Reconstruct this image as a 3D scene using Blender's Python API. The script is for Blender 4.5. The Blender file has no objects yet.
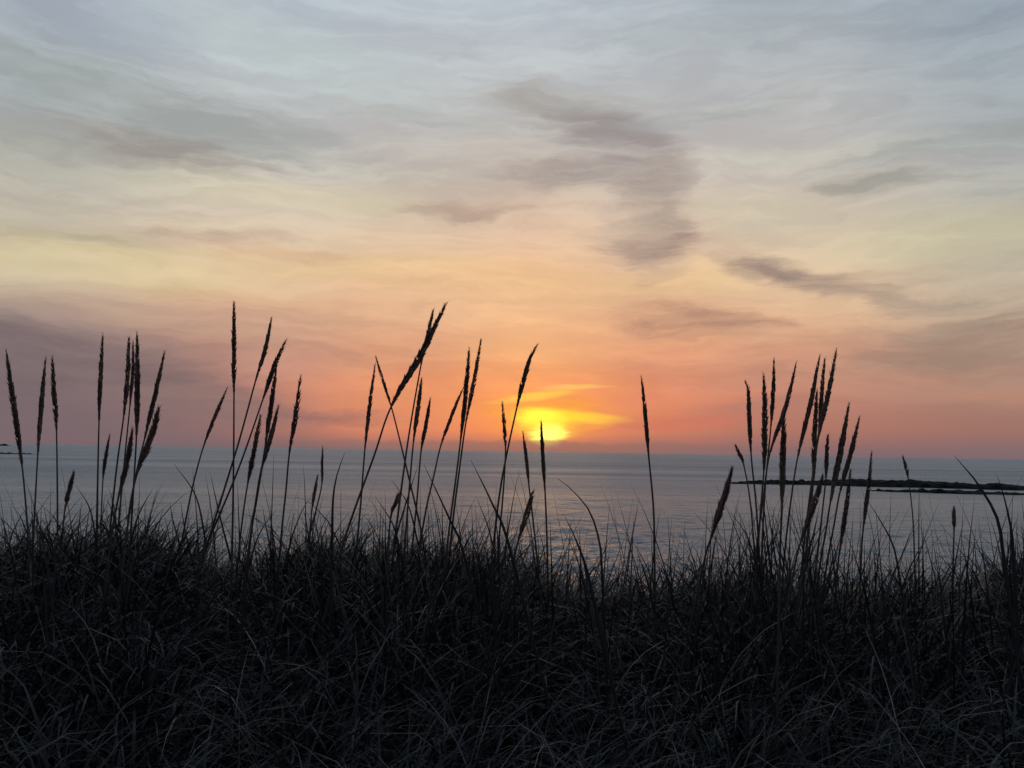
import bpy, math, random
import numpy as np
from mathutils import Matrix, Vector, noise
R = math.radians
S = bpy.context.scene
C = S.collection
random.seed(7); rng = np.random.default_rng(7)

# ------------------------------------------------------------------ camera
F = 835.0; W, H = 1024, 768
EYE = Vector((0, 0, 4.0))
PITCH = math.atan((451.3-384)/F); ROLL = -.0154
cam_d = bpy.data.cameras.new('camera'); cam = bpy.data.objects.new('camera', cam_d); C.objects.link(cam)
cam_d.sensor_width = 36; cam_d.lens = 36*F/W; cam_d.clip_start = .05; cam_d.clip_end = 60000
CM = Matrix.Translation(EYE) @ Matrix.Rotation(R(90)+PITCH, 4, 'X') @ Matrix.Rotation(-ROLL, 4, 'Z')
cam.matrix_world = CM
S.camera = cam
CR = CM.to_3x3()
def ray(px, py):
    return (CR @ Vector(((px-W/2)/F, (H/2-py)/F, -1))).normalized()
def at(px, py, Y):
    d = ray(px, py); return EYE + d*(Y/d.y)
def azel(px, py):
    d = ray(px, py)
    return math.degrees(math.atan2(d.x, d.y)), math.degrees(math.asin(d.z))

# ------------------------------------------------------------------ sky
S.view_settings.view_transform = 'Standard'; S.view_settings.look = 'None'
S.view_settings.exposure = 0; S.view_settings.gamma = 1; S.view_settings.use_curve_mapping = False
SUN_AZ, SUN_EL = azel(548, 428)
def lin(c):
    return tuple(((v/255)/12.92 if v/255 <= .04045 else ((v/255+.055)/1.055)**2.4) for v in c)
world = bpy.data.worlds.new("World"); S.world = world; world.use_nodes = True
NT = world.node_tree; NT.nodes.clear()
def N(t, **k):
    n = NT.nodes.new(t)
    for a, b in k.items(): setattr(n, a, b)
    return n
def put(sock, v):
    if isinstance(v, bpy.types.NodeSocket): NT.links.new(v, sock)
    else: sock.default_value = v
def M(op, a, b=0.0, c=0.0, clamp=False):
    n = N('ShaderNodeMath', operation=op, use_clamp=clamp)
    put(n.inputs[0], a); put(n.inputs[1], b); put(n.inputs[2], c); return n.outputs[0]
def VM(op, a, b=(0, 0, 0)):
    n = N('ShaderNodeVectorMath', operation=op); put(n.inputs[0], a); put(n.inputs[1], b)
    return n.outputs['Value'] if op == 'LENGTH' else n.outputs[0]
def SM(v, a, b, lo=0.0, hi=1.0):
    n = N('ShaderNodeMapRange', interpolation_type='SMOOTHSTEP')
    put(n.inputs[0], v); put(n.inputs[1], a); put(n.inputs[2], b); put(n.inputs[3], lo); put(n.inputs[4], hi); return n.outputs[0]
def LR(v, a, b, lo=0.0, hi=1.0):
    n = N('ShaderNodeMapRange'); put(n.inputs[0], v); put(n.inputs[1], a); put(n.inputs[2], b); put(n.inputs[3], lo); put(n.inputs[4], hi); return n.outputs[0]
def MX(f, a, b):
    n = N('ShaderNodeMix', data_type='RGBA'); put(n.inputs[0], f)
    for s, v in ((n.inputs[6], a), (n.inputs[7], b)):
        put(s, v if isinstance(v, bpy.types.NodeSocket) else (*v, 1))
    return n.outputs[2]
def NZ(vec, scale, detail=4, rough=.55, dist=0.0, col=False):
    n = N('ShaderNodeTexNoise'); put(n.inputs['Vector'], vec)
    n.inputs['Scale'].default_value = scale; n.inputs['Detail'].default_value = detail
    n.inputs['Roughness'].default_value = rough; n.inputs['Distortion'].default_value = dist
    return n.outputs['Color'] if col else n.outputs['Fac']
def XYZ(x, y, z=0.0):
    n = N('ShaderNodeCombineXYZ'); put(n.inputs[0], x); put(n.inputs[1], y); put(n.inputs[2], z); return n.outputs[0]

tc = N('ShaderNodeTexCoord')
sep = N('ShaderNodeSeparateXYZ'); NT.links.new(tc.outputs['Generated'], sep.inputs[0])
dx, dy, dz = sep.outputs
D = 180/math.pi
az = M('MULTIPLY', M('ARCTAN2', dx, dy), D)
el = M('MULTIPLY', M('ARCSINE', dz), D)
el = M('ABSOLUTE', el)
AE = XYZ(az, el)
# wind-drawn warping of the cloud layer
w1 = VM('SUBTRACT', NZ(XYZ(M('MULTIPLY', az, .07), M('MULTIPLY', el, .20)), 1.0, 5, .6, col=True), (.5, .5, .5))
w2 = VM('SUBTRACT', NZ(XYZ(M('MULTIPLY', az, .30), M('MULTIPLY', el, 1.1), 3.3), 1.0, 5, .6, col=True), (.5, .5, .5))
AW = VM('ADD', VM('ADD', AE, VM('MULTIPLY', w1, (12, 4.0, 0))), VM('MULTIPLY', w2, (3.0, .7, 0)))
sp2 = N('ShaderNodeSeparateXYZ'); NT.links.new(AW, sp2.inputs[0])
azw, elw = sp2.outputs[0], sp2.outputs[1]

# colour of the clear glow: elevation ramps at five azimuths
cols = {
 0:   [(0,(166,177,188)),(60,(168,177,184)),(120,(164,168,168)),(180,(190,185,171)),(230,(196,186,166)),(270,(204,188,162)),(310,(170,150,140)),(350,(144,124,124)),(400,(128,106,112)),(430,(124,102,110)),(448,(112,96,106))],
 256: [(0,(182,193,202)),(60,(188,197,201)),(120,(188,190,190)),(180,(208,200,188)),(230,(214,196,172)),(270,(224,194,160)),(310,(214,174,146)),(350,(196,150,132)),(400,(190,130,114)),(430,(170,118,106)),(448,(120,98,104))],
 400: [(0,(186,196,204)),(60,(190,198,202)),(120,(190,191,190)),(180,(200,191,178)),(230,(220,195,168)),(270,(228,192,156)),(310,(226,180,144)),(350,(220,160,126)),(400,(228,148,108)),(430,(222,136,102)),(449,(150,108,102))],
 530: [(0,(188,198,206)),(60,(190,197,201)),(120,(192,191,188)),(180,(198,186,173)),(230,(226,194,166)),(270,(232,190,152)),(310,(241,191,146)),(350,(250,184,128)),(400,(250,162,102)),(430,(247,142,92)),(450,(146,102,100))],
 660: [(0,(180,190,198)),(60,(186,192,196)),(120,(190,190,188)),(180,(202,192,182)),(230,(216,192,168)),(270,(222,188,156)),(310,(226,178,140)),(350,(226,160,124)),(400,(216,136,108)),(430,(206,127,101)),(452,(136,103,104))],
 780: [(0,(168,179,188)),(60,(180,186,190)),(120,(190,190,188)),(180,(202,194,182)),(230,(212,195,172)),(270,(222,194,162)),(310,(226,186,150)),(350,(208,154,126)),(400,(188,130,114)),(430,(176,119,104)),(454,(130,104,108))],
 1024:[(0,(152,165,177)),(60,(164,175,182)),(120,(168,174,177)),(180,(182,182,175)),(230,(192,187,168)),(270,(192,181,160)),(310,(188,168,147)),(350,(178,149,131)),(400,(166,128,114)),(430,(160,116,106)),(458,(124,106,112))],
}
EMAX = 90.0
def ramp(px, rows):
    n = N('ShaderNodeValToRGB'); r = n.color_ramp; r.interpolation = 'EASE'
    r.interpolation = 'LINEAR'
    pts = [(max(0, azel(px, y)[1])/EMAX, lin(c)) for y, c in rows]
    top = pts[0][1] if px != 1024 else pts[0][1]
    pts.append((.50, tuple(v*k for v, k in zip(lin((176, 192, 212)), (1, 1, 1)))))
    pts.append((.80, lin((146, 162, 186))))
    pts.append((1.0, lin((132, 148, 172))))
    pts.sort(key=lambda p: p[0])
    r.elements[0].position = pts[0][0]; r.elements[0].color = (*pts[0][1], 1)
    r.elements[1].position = 1; r.elements[1].color = (*pts[-1][1], 1)
    for p, c in pts[1:-1]:
        e = r.elements.new(p); e.color = (*c, 1)
    put(n.inputs[0], M('DIVIDE', elr, EMAX)); return n.outputs[0]
elr = M('ADD', el, M('MULTIPLY', M('SUBTRACT', elw, el), .35))
elr = MXv = M('ADD', el, M('MULTIPLY', M('MULTIPLY', M('SUBTRACT', elw, el), .5), SM(el, .5, 6)))
keys = list(cols)
sky = ramp(keys[0], cols[keys[0]])
for a, b in zip(keys, keys[1:]):
    sky = MX(SM(az, azel(a, 384)[0], azel(b, 384)[0]), sky, ramp(b, cols[b]))
# away from the sunset the sky is dim blue dusk
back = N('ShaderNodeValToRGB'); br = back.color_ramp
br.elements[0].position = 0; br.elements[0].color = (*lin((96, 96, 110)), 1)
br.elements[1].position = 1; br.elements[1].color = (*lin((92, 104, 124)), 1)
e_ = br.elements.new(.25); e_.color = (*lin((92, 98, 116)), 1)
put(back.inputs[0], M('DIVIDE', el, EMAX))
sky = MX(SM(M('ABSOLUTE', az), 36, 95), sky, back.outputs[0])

# streaky cirrus texture
st1 = NZ(XYZ(M('MULTIPLY', azw, .065), M('MULTIPLY', elw, .42), 1.7), 1.0, 7, .56, .2)
st2 = NZ(XYZ(M('MULTIPLY', azw, .28), M('MULTIPLY', elw, 1.9), 5.1), 1.0, 6, .56, .2)
streak = M('ADD', M('MULTIPLY', st1, .68), M('MULTIPLY', st2, .32))
tone = SM(streak, .36, .64)

def blob(px, py, rx, ry, rot, s, c, tex=.7, soft=0.0, warp=True, gain=1.0):
    global sky
    a, e = azel(px, py)
    if warp is True and tex >= .4: c = (c[0]+5, c[1]+7, c[2]-2)
    m = N('ShaderNodeMapping', vector_type='TEXTURE')
    put(m.inputs[0], AW if warp is True else (AE if warp is False else warp))
    m.inputs[1].default_value = (a, e, 0); m.inputs[2].default_value = (0, 0, R(rot))
    k = .0686*1.6
    m.inputs[3].default_value = (rx*k, ry*k, 1)
    g = SM(VM('LENGTH', m.outputs[0]), 1.0, soft)
    er = SM(M('ADD', g, M('MULTIPLY', M('SUBTRACT', streak, .5), tex*1.9)), -.08, 1.08)
    f = M('MULTIPLY', M('MULTIPLY', M('MULTIPLY', er, SM(g, 0, .3)), s), M('ADD', 1-tex*.35, M('MULTIPLY', tone, tex*.6)), clamp=True)
    sky = MX(f, sky, tuple(v*gain for v in lin(c)))

# pale openings
blob(270, 190, 150, 16, 0, .55, (218, 208, 184))
blob(110, 262, 170, 24, -3, .6, (218, 202, 162))
blob(330, 262, 130, 16, 0, .4, (232, 204, 162))
blob(300, 55, 170, 30, -12, .45, (194, 206, 212))
blob(760, 205, 90, 20, 0, .5, (210, 200, 182))
blob(930, 235, 120, 22, 0, .45, (206, 198, 170))
blob(700, 275, 80, 18, 0, .5, (236, 200, 152))
blob(800, 150, 120, 10, 0, .4, (200, 198, 192))
blob(480, 280, 160, 26, 0, .4, (240, 196, 146))
# grey and mauve sheets
blob(110, 92, 250, 30, -8, .6, (154, 161, 165))
blob(60, 150, 170, 26, 0, .4, (160, 160, 158))
blob(180, 148, 95, 17, -5, .6, (152, 143, 145))
blob(420, 120, 120, 8, -6, .35, (172, 174, 176))
blob(460, 206, 75, 7, 0, .55, (178, 152, 144))
blob(240, 234, 70, 8, 3, .5, (182, 156, 144))
blob(290, 252, 70, 7, 0, .4, (208, 164, 142))
blob(40, 232, 90, 9, 0, .4, (166, 156, 144))
blob(590, 130, 85, 28, -20, .6, (156, 147, 149))
blob(618, 148, 72, 44, -28, .5, (152, 144, 147), tex=.35)
blob(600, 178, 80, 18, 0, .6, (148, 135, 140))
blob(645, 205, 38, 54, -8, .65, (152, 136, 136), tex=.4)
blob(655, 250, 36, 26, 20, .7, (154, 130, 130))
blob(560, 100, 110, 12, 0, .35, (176, 176, 178))
blob(720, 110, 100, 9, 5, .4, (166, 172, 176))
blob(760, 35, 190, 14, 0, .35, (160, 171, 182))
blob(780, 264, 66, 14, -8, .85, (134, 114, 120))
blob(850, 284, 80, 9, -12, .65, (152, 132, 130))
blob(930, 300, 90, 9, -8, .55, (150, 134, 132))
blob(985, 325, 70, 9, 8, .5, (156, 136, 130))
blob(690, 320, 80, 15, -4, .75, (168, 126, 118))
blob(895, 181, 55, 8, -4, .6, (148, 148, 148))
blob(950, 140, 110, 12, 6, .45, (156, 162, 166))
blob(960, 352, 140, 16, 8, .6, (154, 128, 122))
blob(850, 385, 130, 12, 4, .45, (172, 126, 116))
blob(1000, 395, 70, 9, 0, .4, (196, 136, 114))
blob(250, 350, 110, 10, -3, .45, (186, 136, 124))
blob(275, 300, 130, 12, 0, .4, (206, 158, 132))
blob(120, 318, 130, 16, -8, .55, (172, 142, 130))
# the mauve bank low on the left
blob(-30, 385, 190, 66, 0, .95, (118, 104, 108), tex=.2)
blob(120, 372, 150, 34, -10, .8, (124, 108, 110), tex=.3)
blob(215, 400, 110, 20, -6, .6, (130, 106, 113), tex=.5)
blob(90, 426, 190, 24, 0, .6, (122, 106, 110), tex=.1)
blob(335, 414, 75, 7, -5, .65, (136, 98, 106), tex=.5)
blob(400, 390, 90, 14, 0, .45, (226, 140, 108))
# glow round the hidden sun: broad orange, then yellow tongues
AS = VM('ADD', AE, VM('MULTIPLY', w2, (2.4, .55, 0)))
blob(545, 405, 120, 40, 0, .5, (250, 150, 90), tex=.1, warp=AS)
blob(548, 415, 66, 24, 0, .8, (255, 166, 66), tex=.15, warp=AS)
blob(690, 398, 100, 8, 5, .5, (232, 146, 112), warp=AS)
blob(650, 425, 100, 8, 3, .5, (206, 116, 98), warp=AS)
blob(546, 418, 36, 13, 0, .85, (255, 200, 54), tex=.3, warp=AS)
blob(566, 417, 56, 7, -2, .9, (255, 216, 62), tex=.35, warp=AS, gain=1.1)
blob(536, 396, 44, 4.2, 8, .85, (255, 212, 88), tex=.5, warp=AS)
blob(575, 387, 34, 2.6, 3, .75, (255, 204, 108), tex=.5, warp=AS)
blob(552, 405, 44, 3.0, 2, .85, (250, 164, 76), tex=.3, warp=AS)
blob(541, 419, 25, 11, 0, 1, (255, 246, 70), tex=.3, warp=AS, gain=1.4)
blob(580, 428, 34, 3.2, 5, .85, (248, 160, 80), tex=.2, warp=AS)
blob(545, 427, 30, 14, 0, .7, (255, 220, 70), tex=.2, warp=AS, gain=1.1)
blob(548, 435, 17, 10, 0, 1, (255, 250, 112), tex=.1, warp=AS, gain=1.6)
# overall streak modulation
veil = MX(SM(streak, .34, .64), (1.08, 1.07, 1.05), (.89, .865, .88))
veil = MX(SM(el, 1.0, 5.0), (.97, .96, .97), veil)
sky = VM('MULTIPLY', sky, veil)
# cloud bank lying on the sea horizon, with a lumpy top
bump = NZ(XYZ(M('MULTIPLY', az, .24), 0.0, 9.0), 1.0, 5, .62)
top = M('ADD', LR(bump, .3, .7, .45, .95), M('MULTIPLY', SM(M('ABSOLUTE', M('SUBTRACT', az, SUN_AZ)), 2, 14), -.15))
edge = SM(M('SUBTRACT', el, top), .14, -.14)
bf = M('MULTIPLY', edge, SM(M('ABSOLUTE', M('SUBTRACT', az, SUN_AZ)), 24, 3, .25, .72))
sky = MX(bf, sky, MX(SM(M('ABSOLUTE', M('SUBTRACT', az, SUN_AZ)), 1, 16), lin((156, 110, 98)), lin((132, 108, 108))))

nish = N('ShaderNodeTexSky', sky_type='NISHITA'); nish.sun_disc = False
nish.sun_elevation = R(SUN_EL); nish.sun_rotation = R(SUN_AZ); nish.altitude = 0; nish.dust_density = 2.0
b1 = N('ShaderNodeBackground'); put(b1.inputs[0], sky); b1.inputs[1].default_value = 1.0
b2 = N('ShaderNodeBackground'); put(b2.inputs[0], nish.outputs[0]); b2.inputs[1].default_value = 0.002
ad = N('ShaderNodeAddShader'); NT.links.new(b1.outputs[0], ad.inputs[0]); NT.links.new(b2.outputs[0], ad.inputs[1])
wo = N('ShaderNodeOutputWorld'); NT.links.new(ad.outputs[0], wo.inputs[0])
world.cycles.sampling_method = 'MANUAL'; world.cycles.sample_map_resolution = 512

sl = bpy.data.lights.new('sun', 'SUN'); sl.energy = .035; sl.angle = R(9); sl.color = (1, .55, .25)
so = bpy.data.objects.new('sun', sl); C.objects.link(so)
sd = ray(548, 430); so.rotation_euler = (-sd).to_track_quat('-Z', 'Y').to_euler()

# ------------------------------------------------------------------ helpers
def mat(name):
    global NT
    m = bpy.data.materials.new(name); m.use_nodes = True; NT = m.node_tree
    return m, NT.nodes['Principled BSDF']
def mesh_obj(name, verts, faces, m, parent=None, smooth=True):
    me = bpy.data.meshes.new(name)
    if isinstance(verts, np.ndarray):
        faces = np.asarray(faces, dtype=np.int32); nf, k = faces.shape
        me.vertices.add(len(verts)); me.vertices.foreach_set('co', verts.astype(np.float32).ravel())
        me.loops.add(nf*k); me.loops.foreach_set('vertex_index', faces.ravel())
        me.polygons.add(nf); me.polygons.foreach_set('loop_start', np.arange(0, nf*k, k, dtype=np.int32))
        me.polygons.foreach_set('loop_total', np.full(nf, k, dtype=np.int32))
        me.update(calc_edges=True); me.validate()
    else:
        me.from_pydata(verts, [], faces); me.update()
    if smooth: me.polygons.foreach_set('use_smooth', np.ones(len(me.polygons), bool))
    me.materials.append(m)
    o = bpy.data.objects.new(name, me); C.objects.link(o)
    if parent: o.parent = parent
    return o
def grid_faces(nr, nc):
    i = np.arange(nr-1)[:, None]*nc + np.arange(nc-1)[None, :]
    return np.stack([i, i+1, i+nc+1, i+nc], -1).reshape(-1, 4)
def fbm(x, y, seed, octs=5, base=1.0):
    r = np.random.default_rng(seed); o = np.zeros_like(x); a = 1.0; f = base
    for k in range(octs):
        for _ in range(4):
            t = r.uniform(0, 2*math.pi); p = r.uniform(0, 6.28)
            o += a*.35*np.sin(f*(x*math.cos(t)+y*math.sin(t))+p + .8*np.sin(f*.6*(y*math.cos(t)-x*math.sin(t))+p*2))
        a *= .55; f *= 1.95
    return o

# ------------------------------------------------------------------ materials
M_sea, b = mat('sea_water')
b.inputs['Base Color'].default_value = (.17, .235, .275, 1); b.inputs['IOR'].default_value = 1.75
g = N('ShaderNodeNewGeometry'); pos = g.outputs['Position']
sx = N('ShaderNodeSeparateXYZ'); put(sx.inputs[0], pos)
dist = VM('LENGTH', pos)
patch = NZ(VM('MULTIPLY', pos, (.004, .030, 0)), 1.0, 5, .6, .4)
put(b.inputs['Roughness'], M('ADD', LR(patch, .36, .64, .0, .15), LR(dist, 30, 160, .20, .38)))
h1 = NZ(VM('MULTIPLY', pos, (.9, 1.6, 0)), 1.0, 4, .6, .4)
h2 = NZ(VM('MULTIPLY', pos, (.22, .5, 0)), 1.0, 3, .55, .4)
h3 = NZ(VM('MULTIPLY', pos, (4.0, 6.5, 0)), 1.0, 3, .6)
hh = M('ADD', M('ADD', M('MULTIPLY', h1, .50), M('MULTIPLY', h2, .8)), M('MULTIPLY', h3, .20))
bp = N('ShaderNodeBump'); bp.inputs['Distance'].default_value = 1.2
put(bp.inputs['Strength'], LR(patch, .35, .65, .6, 1.0)); put(bp.inputs['Height'], hh)
put(b.inputs['Normal'], bp.outputs[0])

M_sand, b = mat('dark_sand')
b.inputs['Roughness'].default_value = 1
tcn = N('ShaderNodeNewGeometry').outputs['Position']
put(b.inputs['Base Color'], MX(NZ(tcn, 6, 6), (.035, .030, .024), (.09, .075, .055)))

M_rock, b = mat('wet_rock')
tcn = N('ShaderNodeNewGeometry').outputs['Position']
put(b.inputs['Base Color'], MX(SM(NZ(tcn, .8, 7), .35, .65), (.007, .007, .006), (.03, .027, .022)))
b.inputs['Roughness'].default_value = .9; b.inputs['Specular IOR Level'].default_value = .15
bp = N('ShaderNodeBump'); put(bp.inputs['Height'], NZ(tcn, 2.5, 6)); bp.inputs['Distance'].default_value = .3; put(b.inputs['Normal'], bp.outputs[0])

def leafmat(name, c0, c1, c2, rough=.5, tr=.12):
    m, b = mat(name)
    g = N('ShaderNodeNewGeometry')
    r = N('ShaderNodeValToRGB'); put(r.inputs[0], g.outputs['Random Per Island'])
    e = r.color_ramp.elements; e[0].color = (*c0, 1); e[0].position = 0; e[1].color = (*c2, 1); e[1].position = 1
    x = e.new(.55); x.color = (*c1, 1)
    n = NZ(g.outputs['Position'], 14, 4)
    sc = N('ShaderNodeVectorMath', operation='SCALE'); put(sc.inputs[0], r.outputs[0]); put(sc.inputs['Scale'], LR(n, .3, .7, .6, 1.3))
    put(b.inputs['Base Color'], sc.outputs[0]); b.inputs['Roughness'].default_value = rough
    b.inputs['Specular IOR Level'].default_value = .5
    if tr:
        t = N('ShaderNodeBsdfTranslucent'); put(t.inputs[0], sc.outputs[0])
        mx = N('ShaderNodeMixShader'); mx.inputs[0].default_value = tr
        out = NT.nodes['Material Output']
        NT.links.new(b.outputs[0], mx.inputs[1]); NT.links.new(t.outputs[0], mx.inputs[2]); NT.links.new(mx.outputs[0], out.inputs[0])
    return m
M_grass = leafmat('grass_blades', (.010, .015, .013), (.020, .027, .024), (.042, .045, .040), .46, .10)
M_dry = leafmat('dry_grass', (.06, .06, .052), (.13, .127, .11), (.50, .49, .44), .4, .15)
M_stem = leafmat('stem', (.045, .038, .030), (.065, .054, .042), (.09, .073, .056), .55, 0)
M_head = leafmat('seed_head', (.20, .135, .10), (.28, .19, .145), (.36, .27, .20), .75, .45)

# ------------------------------------------------------------------ sea
def build_sea():
    azs = np.concatenate([np.linspace(-math.pi, R(-42), 40, endpoint=False), np.linspace(R(-42), R(42), 760), np.linspace(R(42), math.pi, 41)[1:]])
    inv = np.concatenate([[1/4., 1/8., 1/14.], np.linspace(1/20.0, 1/30000., 640)])
    rr = 1/inv
    A, Rr = np.meshgrid(azs, rr)
    x = Rr*np.sin(A); y = Rr*np.cos(A)
    step = np.gradient(rr)[:, None]*np.ones_like(A)
    z = np.zeros_like(x); r = np.random.default_rng(3)
    for lam, slope, cnt in ((8, .012, 5), (4, .022, 7), (2.0, .04, 9), (1.0, .055, 12), (.6, .055, 12)):
        fade = np.clip((lam/3-step)/(lam/3), 0, 1)
        for _ in range(cnt):
            t = r.normal(-math.pi/2+.25, .6); l = lam*r.uniform(.7, 1.35); p = r.uniform(0, 6.28)
            k = 2*math.pi/l
            ph = k*(x*math.cos(t)+y*math.sin(t))+p+.7*np.sin(k*.21*(y*math.cos(t)-x*math.sin(t))+p*3)
            z += fade*slope/k*(np.sin(ph)+.25*np.sin(2*ph+1.5))
    v = np.stack([x, y, z-.02], -1).reshape(-1, 3)
    f = grid_faces(len(rr), len(azs))
    # close the disc under the dune
    nv = len(v); v = np.vstack([v, [[0, 0, -.02]]])
    o = mesh_obj('sea', v, f[:, ::-1], M_sea)
    o['kind'] = 'structure'
build_sea()

# ------------------------------------------------------------------ dune
PROF = [(-400, 530), (-100, 525), (0, 523), (50, 516), (100, 509), (140, 509), (170, 525), (200, 550), (240, 556), (270, 540), (300, 533), (350, 531), (400, 529), (450, 530), (500, 538),
        (540, 560), (580, 567), (640, 568), (680, 560), (720, 550), (760, 550), (800, 565), (830, 580), (860, 580), (880, 572), (920, 568), (960, 575), (1000, 556), (1024, 543), (1100, 530), (1400, 525)]
YC = 3.0; GH = .375
_px = np.array([p[0] for p in PROF], float)
_x = np.array([at(p[0], p[1], YC).x for p in PROF]); _z = np.array([at(p[0], p[1], YC).z for p in PROF]) - GH
def ground(x, y):
    x = np.asarray(x, float); y = np.asarray(y, float)
    crest = np.interp(x*YC/np.clip(np.abs(y), 1.6, YC+1.5), _x, _z)
    base = -.36+4-GH-.0
    k = np.exp(-((y-YC)/1.4)**2)
    c = crest*k + base*(1-k)
    near = c - .20*np.clip(YC-y, 0, 2.6) - .02*np.clip(YC-2.6-y, 0, 30)
    far = c - .26*np.clip(y-YC-.3, 0, 100)
    z = np.where(y < YC, near, far)
    z = z + .02*fbm(x, y, 5, 4, 3.0)
    return np.maximum(z, -1.2)
def gz(x, y): return float(ground(np.array([x]), np.array([y]))[0])
def build_dune():
    xs = np.sign(np.linspace(-1, 1, 221))*np.abs(np.linspace(-1, 1, 221))**2.2*120
    ys = np.concatenate([np.linspace(-60, -2, 20), np.linspace(-1.8, 5, 140), np.linspace(5.2, 24, 60)])
    X, Y = np.meshgrid(xs, ys)
    v = np.stack([X, Y, ground(X, Y)], -1).reshape(-1, 3)
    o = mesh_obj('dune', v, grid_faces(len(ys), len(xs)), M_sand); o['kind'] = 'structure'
build_dune()

# ------------------------------------------------------------------ rocks in the water
def reef(name, path, wid, hgt, seed, label, cat, boulder=(.25, .6), nb=90, group=None):
    """low ridge of rock following a path of (x, y) points, rocks strewn on top"""
    path = np.array(path, float)
    seg = np.r_[0, np.cumsum(np.hypot(*np.diff(path, axis=0).T))]
    n = int(seg[-1]/.28); s = np.linspace(0, seg[-1], n)
    cx = np.interp(s, seg, path[:, 0]); cy = np.interp(s, seg, path[:, 1])
    tx = np.gradient(cx); ty = np.gradient(cy); l = np.hypot(tx, ty); tx /= l; ty /= l
    m = 34; u = np.linspace(-1, 1, m)
    wv = np.interp(s/seg[-1], [p[0] for p in wid], [p[1] for p in wid]); hv = np.interp(s/seg[-1], [p[0] for p in hgt], [p[1] for p in hgt])
    wj = wv*(1+.25*fbm(s, s*0, seed, 4, .35))
    Xg = cx[:, None]-ty[:, None]*u[None]*wj[:, None]; Yg = cy[:, None]+tx[:, None]*u[None]*wj[:, None]
    bumpy = fbm(Xg, Yg, seed+1, 6, .5)
    Z = hv[:, None]*(1-np.abs(u[None])**2.2)*(1+.30*bumpy) - .45*np.abs(u[None])**3 + .05*bumpy
    r = random.Random(seed)
    for _ in range(nb*2):
        i = r.randrange(n); j = r.randrange(4, m-4); rad = r.uniform(*boulder)*min(1, hv[i]/.5+.25)*1.3
        i0, i1 = max(0, i-12), min(n, i+13)
        d2 = ((Xg[i0:i1]-Xg[i, j])/(rad*r.uniform(1, 1.7)))**2+((Yg[i0:i1]-Yg[i, j])/rad)**2
        dome = np.sqrt(np.clip(1-d2, 0, 1))*rad*r.uniform(.45, .75)
        Z[i0:i1] = np.maximum(Z[i0:i1], np.where(d2 < 1, Z[i, j]*.9+dome, -9))
    Z += .05*fbm(Xg, Yg, seed+4, 4, 4)
    off = np.array([cx[n//2], cy[n//2], 0])
    root = mesh_obj(name, np.stack([Xg, Yg, Z], -1).reshape(-1, 3)-off, grid_faces(n, m), M_rock, smooth=False)
    root.location = off
    root['label'] = label; root['category'] = cat
    if group: root['group'] = group
    return root
def W_(px, py):           # water-level point seen at a pixel
    d = ray(px, py); t = -EYE.z/d.z; p = EYE+d*t; return (p.x, p.y)
reef('rocky_reef', [W_(728, 483.5), W_(780, 484), W_(850, 485.5), W_(930, 487.5), W_(1000, 489), W_(1100, 491), W_(1300, 495)],
     [(0, 1), (.1, 2.5), (.35, 3.5), (.6, 3.5), (1, 5)], [(0, .1), (.06, .3), (.2, .5), (.35, .7), (.5, .58), (.65, .46), (1, .5)], 11,
     'long low black rocky reef stretching across the calm sea to the right edge', 'reef', (.12, .26), 320)
reef('rock_shelf', [W_(868, 490.5), W_(905, 492), W_(960, 493.5), W_(1010, 494.5), W_(1060, 495.5), W_(1200, 498)],
     [(0, .5), (.12, 1.4), (.3, 1.8), (.45, 1.1), (1, 2.5)], [(0, .06), (.15, .24), (.3, .32), (.45, .16), (1, .3)], 23,
     'flat dark rock shelf in front of the long reef, bright water between', 'rock shelf', (.15, .4), 50)
reef('sea_rocks', [W_(-160, 453), W_(-40, 453.8), W_(15, 453.9), W_(40, 454.3)],
     [(0, 8), (.6, 8), (1, 2)], [(0, .5), (.6, .4), (1, .05)], 37,
     'thin dark line of rocks awash in the far water at the left edge', 'rocks', (.4, .9), 40)
reef('low_headland', [(-1500*math.tan(R(38)), 1500), (-1500*.66, 1500), (-1500*.592, 1480)],
     [(0, 60), (.6, 40), (1, 8)], [(0, 9), (.7, 7), (1, .5)], 41,
     'low dark headland on the horizon at the far left', 'headland', (1, 3), 30)

# ------------------------------------------------------------------ grass as a mass
def ribbons(name, x, y, L, heading, tilt, droop, wid, m, seg=6, seed=0, label=None, cat=None):
    n = len(x); r = np.random.default_rng(seed)
    z = ground(x, y)-.02
    P = np.stack([x, y, z], -1)
    hx = np.cos(heading); hy = np.sin(heading)
    side0 = heading + r.normal(0, .5, n) + math.pi/2
    verts = np.zeros((n, seg+1, 2, 3)); twist = r.normal(0, .8, n)
    p = P.copy(); a = tilt.copy()
    for k in range(seg+1):
        t = k/seg
        w = wid*(1-t**2.2)*(.55+.45*min(1, t*4+.2)) + .0002
        sa = side0 + twist*t
        s = np.stack([np.cos(sa), np.sin(sa), 0*sa], -1)
        verts[:, k, 0] = p - s*w[:, None]*.5; verts[:, k, 1] = p + s*w[:, None]*.5
        d = np.stack([hx*np.sin(a), hy*np.sin(a), np.cos(a)], -1)
        p = p + d*(L/seg)[:, None]
        a = a + droop/seg*(0.4+1.4*t)
    base = (np.arange(n)*(seg+1)*2)[:, None]; k = np.arange(seg)[None]*2
    q = np.stack([base+k, base+k+1, base+k+3, base+k+2], -1).reshape(-1, 4)
    o = mesh_obj(name, verts.reshape(-1, 3), q, m)
    o['kind'] = 'stuff'
    if label: o['label'] = label; o['category'] = cat
    return o
def field(n, y0, y1, r, spread=.72, pad=.5):
    y = y0+(y1-y0)*r.random(n)**.8
    x = (r.random(n)*2-1)*(spread*y+pad)
    return x, y
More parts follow.
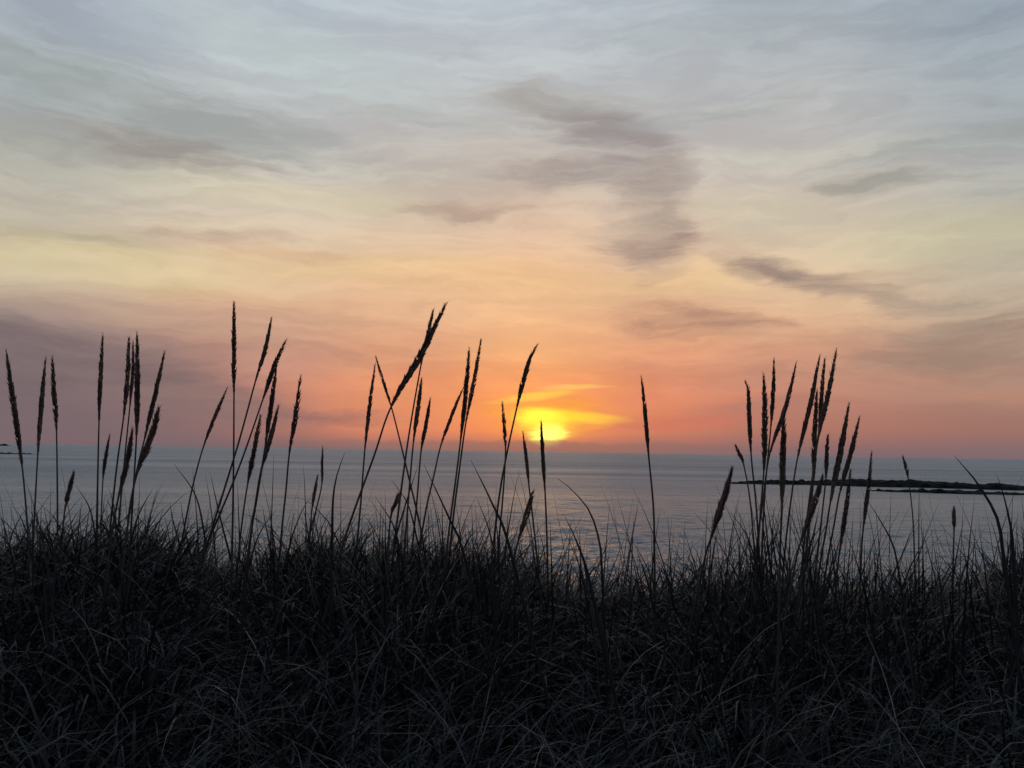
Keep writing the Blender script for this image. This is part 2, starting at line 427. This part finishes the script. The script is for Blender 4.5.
def clump(x, y, r, k, s):
    ci = r.integers(0, k, len(x)); return x[ci]+r.normal(0, s, len(x)), y[ci]+r.normal(0, s, len(x)), ci
r = np.random.default_rng(21)
n = 46000
x, y = field(n, .75, 3.75, r)
hx_, hy_, ci = clump(x, y, r, 2600, .055)
mixm = r.random(n) < .65; x = np.where(mixm, hx_, x); y = np.clip(np.where(mixm, hy_, y), .7, 4)
hc = r.uniform(0, 2*math.pi, 2600)
head = np.where(mixm, hc[ci]+r.normal(0, .7, n), r.uniform(0, 2*math.pi, n))
head = np.where(r.random(n) < .35, r.normal(0.15, .6, n), head)
Lc = r.uniform(.8, 1.14, 2600)
L = r.uniform(.32, .54, n)*np.where(mixm, Lc[ci], .95)
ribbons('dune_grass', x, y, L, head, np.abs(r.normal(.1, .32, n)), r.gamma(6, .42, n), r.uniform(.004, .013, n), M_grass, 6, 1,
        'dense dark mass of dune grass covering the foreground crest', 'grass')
n = 15000
x = (r.random(n)*2-1)*2.6; y = 3.0+r.normal(0, .28, n); ci = r.integers(0, 700, n)
cxx = (r.random(700)*2-1)*2.6; cyy = 3.0+r.normal(0, .25, 700); lc = r.uniform(.75, 1.15, 700)
x = cxx[ci]+r.normal(0, .05, n); y = cyy[ci]+r.normal(0, .05, n)
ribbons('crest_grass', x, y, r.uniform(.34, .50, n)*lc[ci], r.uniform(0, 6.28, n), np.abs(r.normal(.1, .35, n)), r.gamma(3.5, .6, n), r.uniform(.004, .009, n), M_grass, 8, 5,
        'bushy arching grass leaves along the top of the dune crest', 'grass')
n = 1500
x, y = field(n, .8, 3.3, r)
ribbons('dry_grass', x, y, r.uniform(.35, .6, n), r.uniform(0, 6.28, n), np.abs(r.normal(.1, .25, n)), r.gamma(4, .6, n), r.uniform(.0025, .0055, n), M_dry, 9, 2,
        'scattered pale dry grass blades curling through the dark grass', 'dry grass')
# taller leaves reaching above the crest, thicker in the tufts
tufts = [(20, 16), (60, 16), (110, 26), (140, 22), (185, 14), (210, 12), (245, 18), (290, 20), (325, 18), (360, 16), (395, 26), (420, 24), (455, 22), (490, 24), (520, 20),
         (560, 12), (600, 14), (640, 14), (670, 14), (700, 18), (735, 26), (765, 34), (795, 34), (820, 32), (845, 22), (880, 12), (920, 14), (960, 12), (995, 26), (1020, 30)]
xs = []; ys = []; Ls = []
for px, k in tufts:
    for _ in range(int(k*1.5)):
        Y = random.uniform(2.2, 3.4); xx = at(px+random.gauss(0, 15), 550, Y).x
        xs.append(xx); ys.append(Y); 
        g = gz(xx, Y); topz = 4-(random.triangular(8, 105, 75))/F*Y
        Ls.append(max(.3, (topz-g))*1.06)
xs = np.array(xs); ys = np.array(ys); Ls = np.array(Ls); n = len(xs)
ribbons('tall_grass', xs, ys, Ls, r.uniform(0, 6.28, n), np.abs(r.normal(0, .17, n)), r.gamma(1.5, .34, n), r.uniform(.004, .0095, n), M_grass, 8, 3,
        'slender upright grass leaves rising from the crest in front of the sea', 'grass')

# ------------------------------------------------------------------ individual seeded stalks
def curve_pts(pts, n):
    """Catmull-Rom through a few points, resampled evenly"""
    P = [pts[0]*2-pts[1]]+pts+[pts[-1]*2-pts[-2]]; out = []
    for i in range(1, len(P)-2):
        for k in range(24):
            t = k/24; a, b_, c, d = P[i-1], P[i], P[i+1], P[i+2]
            out.append(.5*((2*b_)+(c-a)*t+(2*a-5*b_+4*c-d)*t*t+(3*b_-a-3*c+d)*t**3))
    out.append(pts[-1]); A = np.array([tuple(o) for o in out])
    s = np.r_[0, np.cumsum(np.linalg.norm(np.diff(A, axis=0), axis=1))]
    q = np.linspace(0, s[-1], n)
    return np.stack([np.interp(q, s, A[:, i]) for i in range(3)], -1), s[-1]
def frame(A):
    T = np.gradient(A, axis=0); T /= np.linalg.norm(T, axis=1)[:, None]
    up = np.array([0, 1, 0.]); U = np.cross(T, up); U /= np.linalg.norm(U, axis=1)[:, None]; V = np.cross(T, U)
    return T, U, V
def tube(A, rad, k=6):
    T, U, V = frame(A); v = []; f = []
    for i in range(len(A)):
        for j in range(k):
            a = 2*math.pi*j/k; v.append(A[i]+rad[i]*(U[i]*math.cos(a)+V[i]*math.sin(a)))
    for i in range(len(A)-1):
        for j in range(k): f.append((i*k+j, i*k+(j+1) % k, (i+1)*k+(j+1) % k, (i+1)*k+j))
    return v, f
def spike(A, length, rad, rr):
    """two-ranked overlapping spikelets along the axis"""
    n = max(10, int(length/.0055)); idx = np.linspace(0, len(A)-1, n)
    T, U, V = frame(A); v = []; f = []
    tw = rr.uniform(0, 6.28); K = 5; o0 = rr.uniform(.06, .16); o1 = o0+rr.uniform(.08, .2); gap = rr.uniform(.02, .14); fat = rr.uniform(.32, .44)
    for i, q in enumerate(idx):
        i0 = int(q); t = i/(n-1)
        env = min(1, .30+t*3.2)*(1 if t < .55 else 1-.80*((t-.55)/.45)**1.2)
        c = A[i0]; 
        for sgn in (0, 1, 2):
            if rr.random() < gap: continue
            ang = tw + i*2.1 + sgn*2.09 + rr.uniform(-.4, .4)
            o = U[i0]*math.cos(ang)+V[i0]*math.sin(ang)
            sl_ = rr.uniform(.014, .019)*(.5+.5*env)*(rad/.0085)**.5; wd = rad*fat*env*rr.uniform(.8, 1.15)
            op = rr.uniform(o0, o1)
            d = T[i0]*math.cos(op)+o*math.sin(op)
            st = c+o*rad*.32*env
            side = np.cross(d, o); side /= np.linalg.norm(side); o2 = np.cross(side, d)
            b0 = len(v); v.append(st)
            for tt, ww in ((.28, 1.0), (.62, .8)):
                for j in range(K):
                    a = 2*math.pi*j/K; v.append(st+d*sl_*tt+(side*math.cos(a)+o2*math.sin(a)*.75)*wd*ww)
            v.append(st+d*sl_*rr.uniform(1, 1.5)+o*rad*rr.uniform(0, .35))
            for j in range(K):
                j2 = (j+1) % K
                f.append((b0, b0+1+j2, b0+1+j)); f.append((b0+1+j, b0+1+j2, b0+1+K+j2, b0+1+K+j)); f.append((b0+1+K+j, b0+1+K+j2, b0+1+2*K))
    # slender core so no gaps open along the axis
    tv, tf = tube(A, np.linspace(rad*.35, rad*.12, len(A)), 5); b0 = len(v)
    v += tv; f += [tuple(b0+q for q in ff) for ff in tf]
    return v, f
def leaf_mesh(p0, p1, p2, wid):
    A, _ = curve_pts([p0, p1, p2], 12); v = []; f = []
    T, U, V = frame(A)
    for i in range(12):
        t = i/11; w = wid*(1-t**1.8)*.5+.0003
        v += [A[i]-U[i]*w, A[i]+V[i]*w*.35, A[i]+U[i]*w]
    for i in range(11):
        for j in (0, 1): f.append((i*3+j, i*3+j+1, i*3+j+4, i*3+j+3))
    return v, f
GRP = 'seeded lyme grass stalks standing against the sunset'
def stalk(pts, hb, Y, hw, label, lean=None, leaf=None, group=GRP):
    """pts: pixels from tip downwards; hb: index of the point where the seed head ends"""
    rr = random.Random(hash(tuple(pts[0])) & 0xffff)
    lean = rr.uniform(-.10, .10) if lean is None else lean
    Y *= 1.3
    W3 = []
    for (px, py) in pts:
        W3.append(at(px, py, Y + lean*(560-py)/250.))
    # carry the stem on down to the ground
    a, b_ = W3[-1], W3[-2]; d = (a-b_).normalized(); d.z = min(d.z, -.5)
    g = gz(a.x, a.y)
    if a.z > g+.03:
        d.x *= .75
        p = a+d*((g-a.z)/d.z)
        W3.append(Vector((p.x, p.y, gz(p.x, p.y)-.02)))
    if len(W3) > len(pts): W3.insert(-1, W3[-2].lerp(W3[-1], .4))
    base = W3[-1].copy()
    W3[0] = W3[0]+(W3[1]-W3[0]).normalized()*.011
    root = bpy.data.objects.new('grass_stalk', None); root.location = base; C.objects.link(root)
    root['label'] = label; root['category'] = 'grass stalk'; root['group'] = group
    L3 = [p-base for p in W3][::-1]                 # from ground to tip
    full, ln = curve_pts(L3, 70)
    # where the head begins
    hbp = np.array(tuple(W3[hb]-base)); i0 = int(np.argmin(np.linalg.norm(full-hbp, axis=1)))
    r0 = max(.0015, hw/F*Y*.30) if hw > 0 else .0014
    headA = full[i0:]; stemA = full[:i0+2]
    rs = np.linspace(.0046, min(.0026, r0*.95), len(stemA))
    v, f = tube(stemA, rs); mesh_obj('stem', [tuple(q) for q in v], f, M_stem, root)
    hl = float(np.linalg.norm(np.diff(headA, axis=0), axis=1).sum())
    hA, _ = curve_pts([Vector(tuple(q)) for q in headA[::max(1, len(headA)//6)]]+[Vector(tuple(headA[-1]))], 60)
    # remove a possible duplicated last point
    v, f = spike(hA, hl, max(.0032, hw/F*Y*rr.uniform(.78, .95)), rr)
    mesh_obj('seed_head', [tuple(q) for q in v], f, M_head, root)
    if leaf is None: leaf = rr.random() < .8
    if leaf:
        q = full[int(i0*rr.uniform(.25, .5))]; s = rr.choice((-1, 1)); h = rr.uniform(.16, .26)
        p0 = Vector(tuple(q)); p1 = p0+Vector((s*h*.16, rr.uniform(-.03, .03), h*.62)); p2 = p0+Vector((s*h*rr.uniform(.28, .45), rr.uniform(-.06, .06), h*rr.uniform(.95, 1.15)))
        v, f = leaf_mesh(p0, p1, p2, .006); mesh_obj('leaf', [tuple(q) for q in v], f, M_grass, root)
    return root

A_ = stalk
def blade(pts, hb, Y, hw, label, *a):
    """one broad folded leaf standing up from the crest, a thing of its own"""
    W3 = [at(px, py, Y) for px, py in pts]; a, b_ = W3[-1], W3[-2]; d = (a-b_).normalized(); d.z = min(d.z, -.5); d.x *= .7
    g = gz(a.x, a.y)
    if a.z > g+.03:
        p = a+d*((g-a.z)/d.z); W3.append(Vector((p.x, p.y, gz(p.x, p.y)-.02)))
    if len(W3) > len(pts): W3.insert(-1, W3[-2].lerp(W3[-1], .4))
    base = W3[-1].copy(); A, _ = curve_pts([p-base for p in W3][::-1], 26); T, U, V = frame(A); v = []; f = []
    for i in range(26):
        t = i/25; w = hw/F*Y*min(1, .25+1.1*t)*(1-t**5)+.0003
        v += [tuple(A[i]-U[i]*w), tuple(A[i]+V[i]*w*.5), tuple(A[i]+U[i]*w)]
    for i in range(25):
        for j in (0, 1): f.append((i*3+j, i*3+j+1, i*3+j+4, i*3+j+3))
    o = mesh_obj('grass_plant', v, f, M_grass); o.location = base
    o['label'] = label; o['category'] = 'beach grass'; o['group'] = 'single broad grass blades against the water'
# --- far left
A_([(6,350),(14,405),(22,465),(27,520),(29,560)],2,2.0,4.3,'leftmost seeded stalk, thick spike leaning left at the left edge')
A_([(46,356),(42,400),(38,452),(34,524),(32,565)],2,2.2,3.8,'second seeded stalk from the left edge, spike leaning slightly right')
A_([(52,355),(54,390),(56.5,431),(57.5,516),(57,560)],2,2.3,3.6,'third stalk from the left edge, upright spike with its tip bent left')
A_([(103,332),(101,375),(99,422),(97,512),(96,550)],2,2.2,3.6,'lone straight stalk between the left edge trio and the crowded left tuft')
A_([(129,335),(128,372),(124,414),(117,465),(111,520)],2,2.2,3.6,'leftmost tall spike of the crowded left tuft')
A_([(133,339),(133,370),(130,405),(125,455),(118,530)],2,2.4,3.2,'thin spike squeezed between the two tallest spikes of the left tuft')
A_([(137,331),(137,380),(136.5,433),(134,480),(131,530)],2,2.1,4.2,'tallest upright spike in the crowded left tuft')
A_([(165,350),(156,392),(145,437),(136,475),(127,530)],2,2.1,4.0,'spike at the right of the left tuft, leaning right')
A_([(160,404),(151,436),(138,471),(131,500),(126,540)],2,1.8,5.0,'thick low spike leaning right at the right foot of the left tuft')
A_([(133,426),(127,462),(119,495),(114,520),(110,548)],2,1.8,4.4,'thick low spike half hidden in the middle of the left tuft')
A_([(110,433),(106,455),(103,479),(101,520)],2,2.8,2.2,'small thin spike just clearing the horizon beside the left tuft')
A_([(75,468),(70,488),(65,509),(62,540)],2,2.2,3.4,'short low spike leaning right below the horizon near the left edge')
A_([(228,386),(217,412),(204,445),(193,485),(184,530)],2,2.3,3.0,'slender arched stalk leaning right, alone left of the tallest stalk')
# --- the tallest group
A_([(234,299.5),(234,345),(234,390),(233.5,470),(232,554)],2,2.1,3.8,'tallest seeded stalk, perfectly upright left of centre')
A_([(272,316),(265,350),(255.5,381),(237,448),(207,545)],2,2.1,3.3,'tall slim spike leaning right, next right of the tallest stalk')
A_([(287,338),(275,364),(263,399),(238,470),(206,547)],2,2.2,3.6,'uneven bumpy spike leaning right, tip highest of the bunched pair')
A_([(277,362),(272,400),(266,441),(258,492),(250,539)],2,2.0,4.3,'thick upright spike in the middle of the bunch right of the tallest stalk')
A_([(279,404),(271,436),(261,471),(256,500),(251,535)],2,1.9,4.0,'short thick spike low in the bunch right of the tallest stalk')
A_([(261,413),(255,445),(248,482),(243,515),(239,550)],2,2.2,3.2,'short spike on the left side of the bunch, crossing the horizon')
A_([(301,374),(296,412),(289.5,452),(286,490),(282,528)],2,2.1,3.9,'single clean spike standing right of the bunch, gap on both sides')
A_([(322.6,445),(322,465),(321.5,486),(316,510),(309,535)],2,2.6,2.4,'tiny upright spike just touching the horizon in the open water gap')
A_([(318,473),(315,490),(312,509),(309,540)],2,2.5,2.6,'tiny spike below the horizon, under the spike that touches it')
# --- centre left crossing group
A_([(375.5,362),(370,402),(365,448),(361,500),(357,545)],2,2.2,3.0,'slim spike leaning right, left leg of the inverted V of stalks')
A_([(375,354),(383,380),(392.5,411),(407,470),(421,530)],2,2.4,2.6,'slim spike leaning left, crossing behind the big diagonal stalk')
A_([(446.4,303),(421,355),(391,407),(374,456),(345,538)],2,1.9,5.4,'largest spike, heavy and leaning steeply right across its neighbours')
A_([(434,307),(428,335),(421,365),(408,441),(396,530)],2,2.3,3.2,'slim upright spike with its tip behind the heavy diagonal spike')
A_([(422,376),(418,408),(413.6,441),(410,480),(406,530)],2,2.2,3.6,'medium spike under the heavy diagonal spike, nearly upright')
A_([(430.6,397),(426,425),(421,452),(417,500),(413,540)],2,2.3,3.2,'ragged shorter spike right of the heavy diagonal spike')
A_([(464,386),(453,412),(441,445),(434,475),(426,510)],2,2.3,3.0,'curved thin spike leaning right, lowest of the trio left of the sun')
A_([(469.4,346.6),(466,390),(461,437),(455,485),(449,531)],2,2.1,3.8,'thick middle spike of the trio left of the sun')
A_([(481.5,337),(474,380),(466,422),(460,465),(453,520)],2,2.2,3.4,'tallest spike of the trio left of the sun')
A_([(400,490),(396,503),(391,516),(388,545)],2,1.9,4.4,'low stubby spike against the water below the crossing stalks')
blade([(471,460.6),(484,486),(496,512),(508,542)],2,2.0,1.9,'broad leaf blade sloping up to the left below the trio near the sun')
blade([(424,465),(437,492),(450,520),(462,548)],2,2.1,1.6,'leaf blade sloping up to the left beneath the crossing stalks')
# --- beside the sun
A_([(538,343),(529,362),(517,407),(502,479),(494,540)],2,2.1,3.6,'tall stalk with a nodding tip directly left of the sun')
A_([(502,399.5),(504,425),(505.5,452),(503,495),(499,540)],2,2.4,2.5,'thin upright spike close left of the tall nodding stalk by the sun')
A_([(522.6,430),(526,458),(529,486),(533,520),(537,558)],2,2.3,2.9,'short spike between the nodding stalk and the stalk across the sun')
A_([(541,419),(543,455),(545,490),(546.5,525),(547.5,562)],2,2.1,3.3,'short upright spike standing in front of the setting sun')
A_([(534,488),(527,512),(519,538),(514,560)],2,1.9,4.4,'low thick spike against the water just below the sun')
blade([(564.5,516),(573,533),(581,553),(588,575)],2,2.0,2.2,'short broad leaf blade pointing up left on the crest right of the sun')
A_([(641,375),(645,412),(648.6,455),(653.5,509),(654.5,560)],2,2.0,3.5,'solitary stalk right of the sun with empty sky on both sides')
# --- right tuft
A_([(733,465),(724,497),(712,535),(704,562)],2,1.7,5.2,'thick low spike leaning right at the tip of the reef')
A_([(734,442.5),(739,453),(744,466),(750,500),(754,545)],2,2.5,2.4,'small thin spike leaning left just above the tip of the reef')
A_([(745,380),(748,390),(751,453),(755.6,499),(759,550)],2,2.2,3.7,'leftmost tall spike of the right tuft, its tip hooked over')
A_([(763.7,372),(764.5,420),(764,468),(761,505),(758,550)],2,2.1,4.2,'second tall spike of the right tuft, straight and thick')
A_([(774,357),(773,392),(770.7,428),(765,490),(762,550)],2,2.3,3.4,'third and slightly taller spike of the right tuft, upright')
A_([(796.7,360.6),(787,402),(770,453),(763,500),(757,545)],2,2.2,3.8,'spike leaning right across the left half of the right tuft')
A_([(784.4,405.6),(783,450),(782,505),(780,555)],2,1.6,4.4,'very thick upright near stalk in the middle of the right tuft')
A_([(820,354.6),(811,402),(798,456),(791,500),(785.5,545)],2,2.2,3.8,'long spike with a clear gap on its left, right half of the right tuft')
A_([(825,356),(822,392),(819,428),(812,490),(806,550)],2,2.4,3.0,'thin spike tucked behind the tallest spike of the right tuft')
A_([(837,347),(829,390),(819,435),(812,480),(804,545)],2,2.1,3.9,'tallest spike of the right tuft, leaning right above the reef')
A_([(817,388),(815,432),(813.6,477.6),(810,515),(806,555)],2,2.1,4.0,'straight spike below the tallest pair in the right tuft')
A_([(828,432),(827,455),(826,477),(822,515),(817,560)],2,2.3,3.4,'short upright spike reaching just above the horizon in the right tuft')
A_([(849.4,402),(841,450),(831,499),(826,530),(820,565)],2,1.9,5.0,'thick spike leaning right, right side of the right tuft')
A_([(860,415),(851,452),(840,492),(834,525),(827.6,560)],2,2.1,4.0,'outermost tall spike on the right side of the right tuft')
A_([(824,472),(813,506),(801,541),(795,565)],2,1.7,5.2,'broad low spike leaning right at the foot of the right tuft')
A_([(851,467),(846,507),(840,548),(837,575)],2,2.1,3.8,'low straight spike crossing the reef, right foot of the right tuft')
A_([(872,449.5),(868,490),(863,530),(861,565)],2,2.1,3.4,'separate spike just right of the right tuft, tip at the horizon')
blade([(557,478),(572,490),(590,512),(600,545),(602,575)],2,2.2,1.3,'slender leaf blade arching to the left over the water right of the sun')
blade([(345,452),(337,475),(333,500),(332,545)],2,2.3,1.6,'upright leaf blade between the tiny spike and the crossing stalks')
blade([(867,500),(880,520),(893,545),(900,580)],2,2.1,1.4,'leaf blade arching to the left at the right foot of the right tuft')
# --- far right, thin
A_([(902,453),(905,465),(908.5,480),(913,520),(915,575)],2,2.2,1.9,'thin stalk with a tiny head alone over the rock shelf')
blade([(953.7,455),(964,467),(975,480),(996.7,517),(1004,560)],2,2.1,2.2,'long arched leaf blade bowing to the upper left over the reef')
blade([(997,475.5),(1002,490),(1007,509),(1012,535),(1014,565)],2,2.2,2.0,'thin curved leaf blade nearest the right edge of the picture')
A_([(954,505),(954,517),(954,530),(953,575)],2,2.3,2.6,'short stubby upright stalk below the reef, water all round')
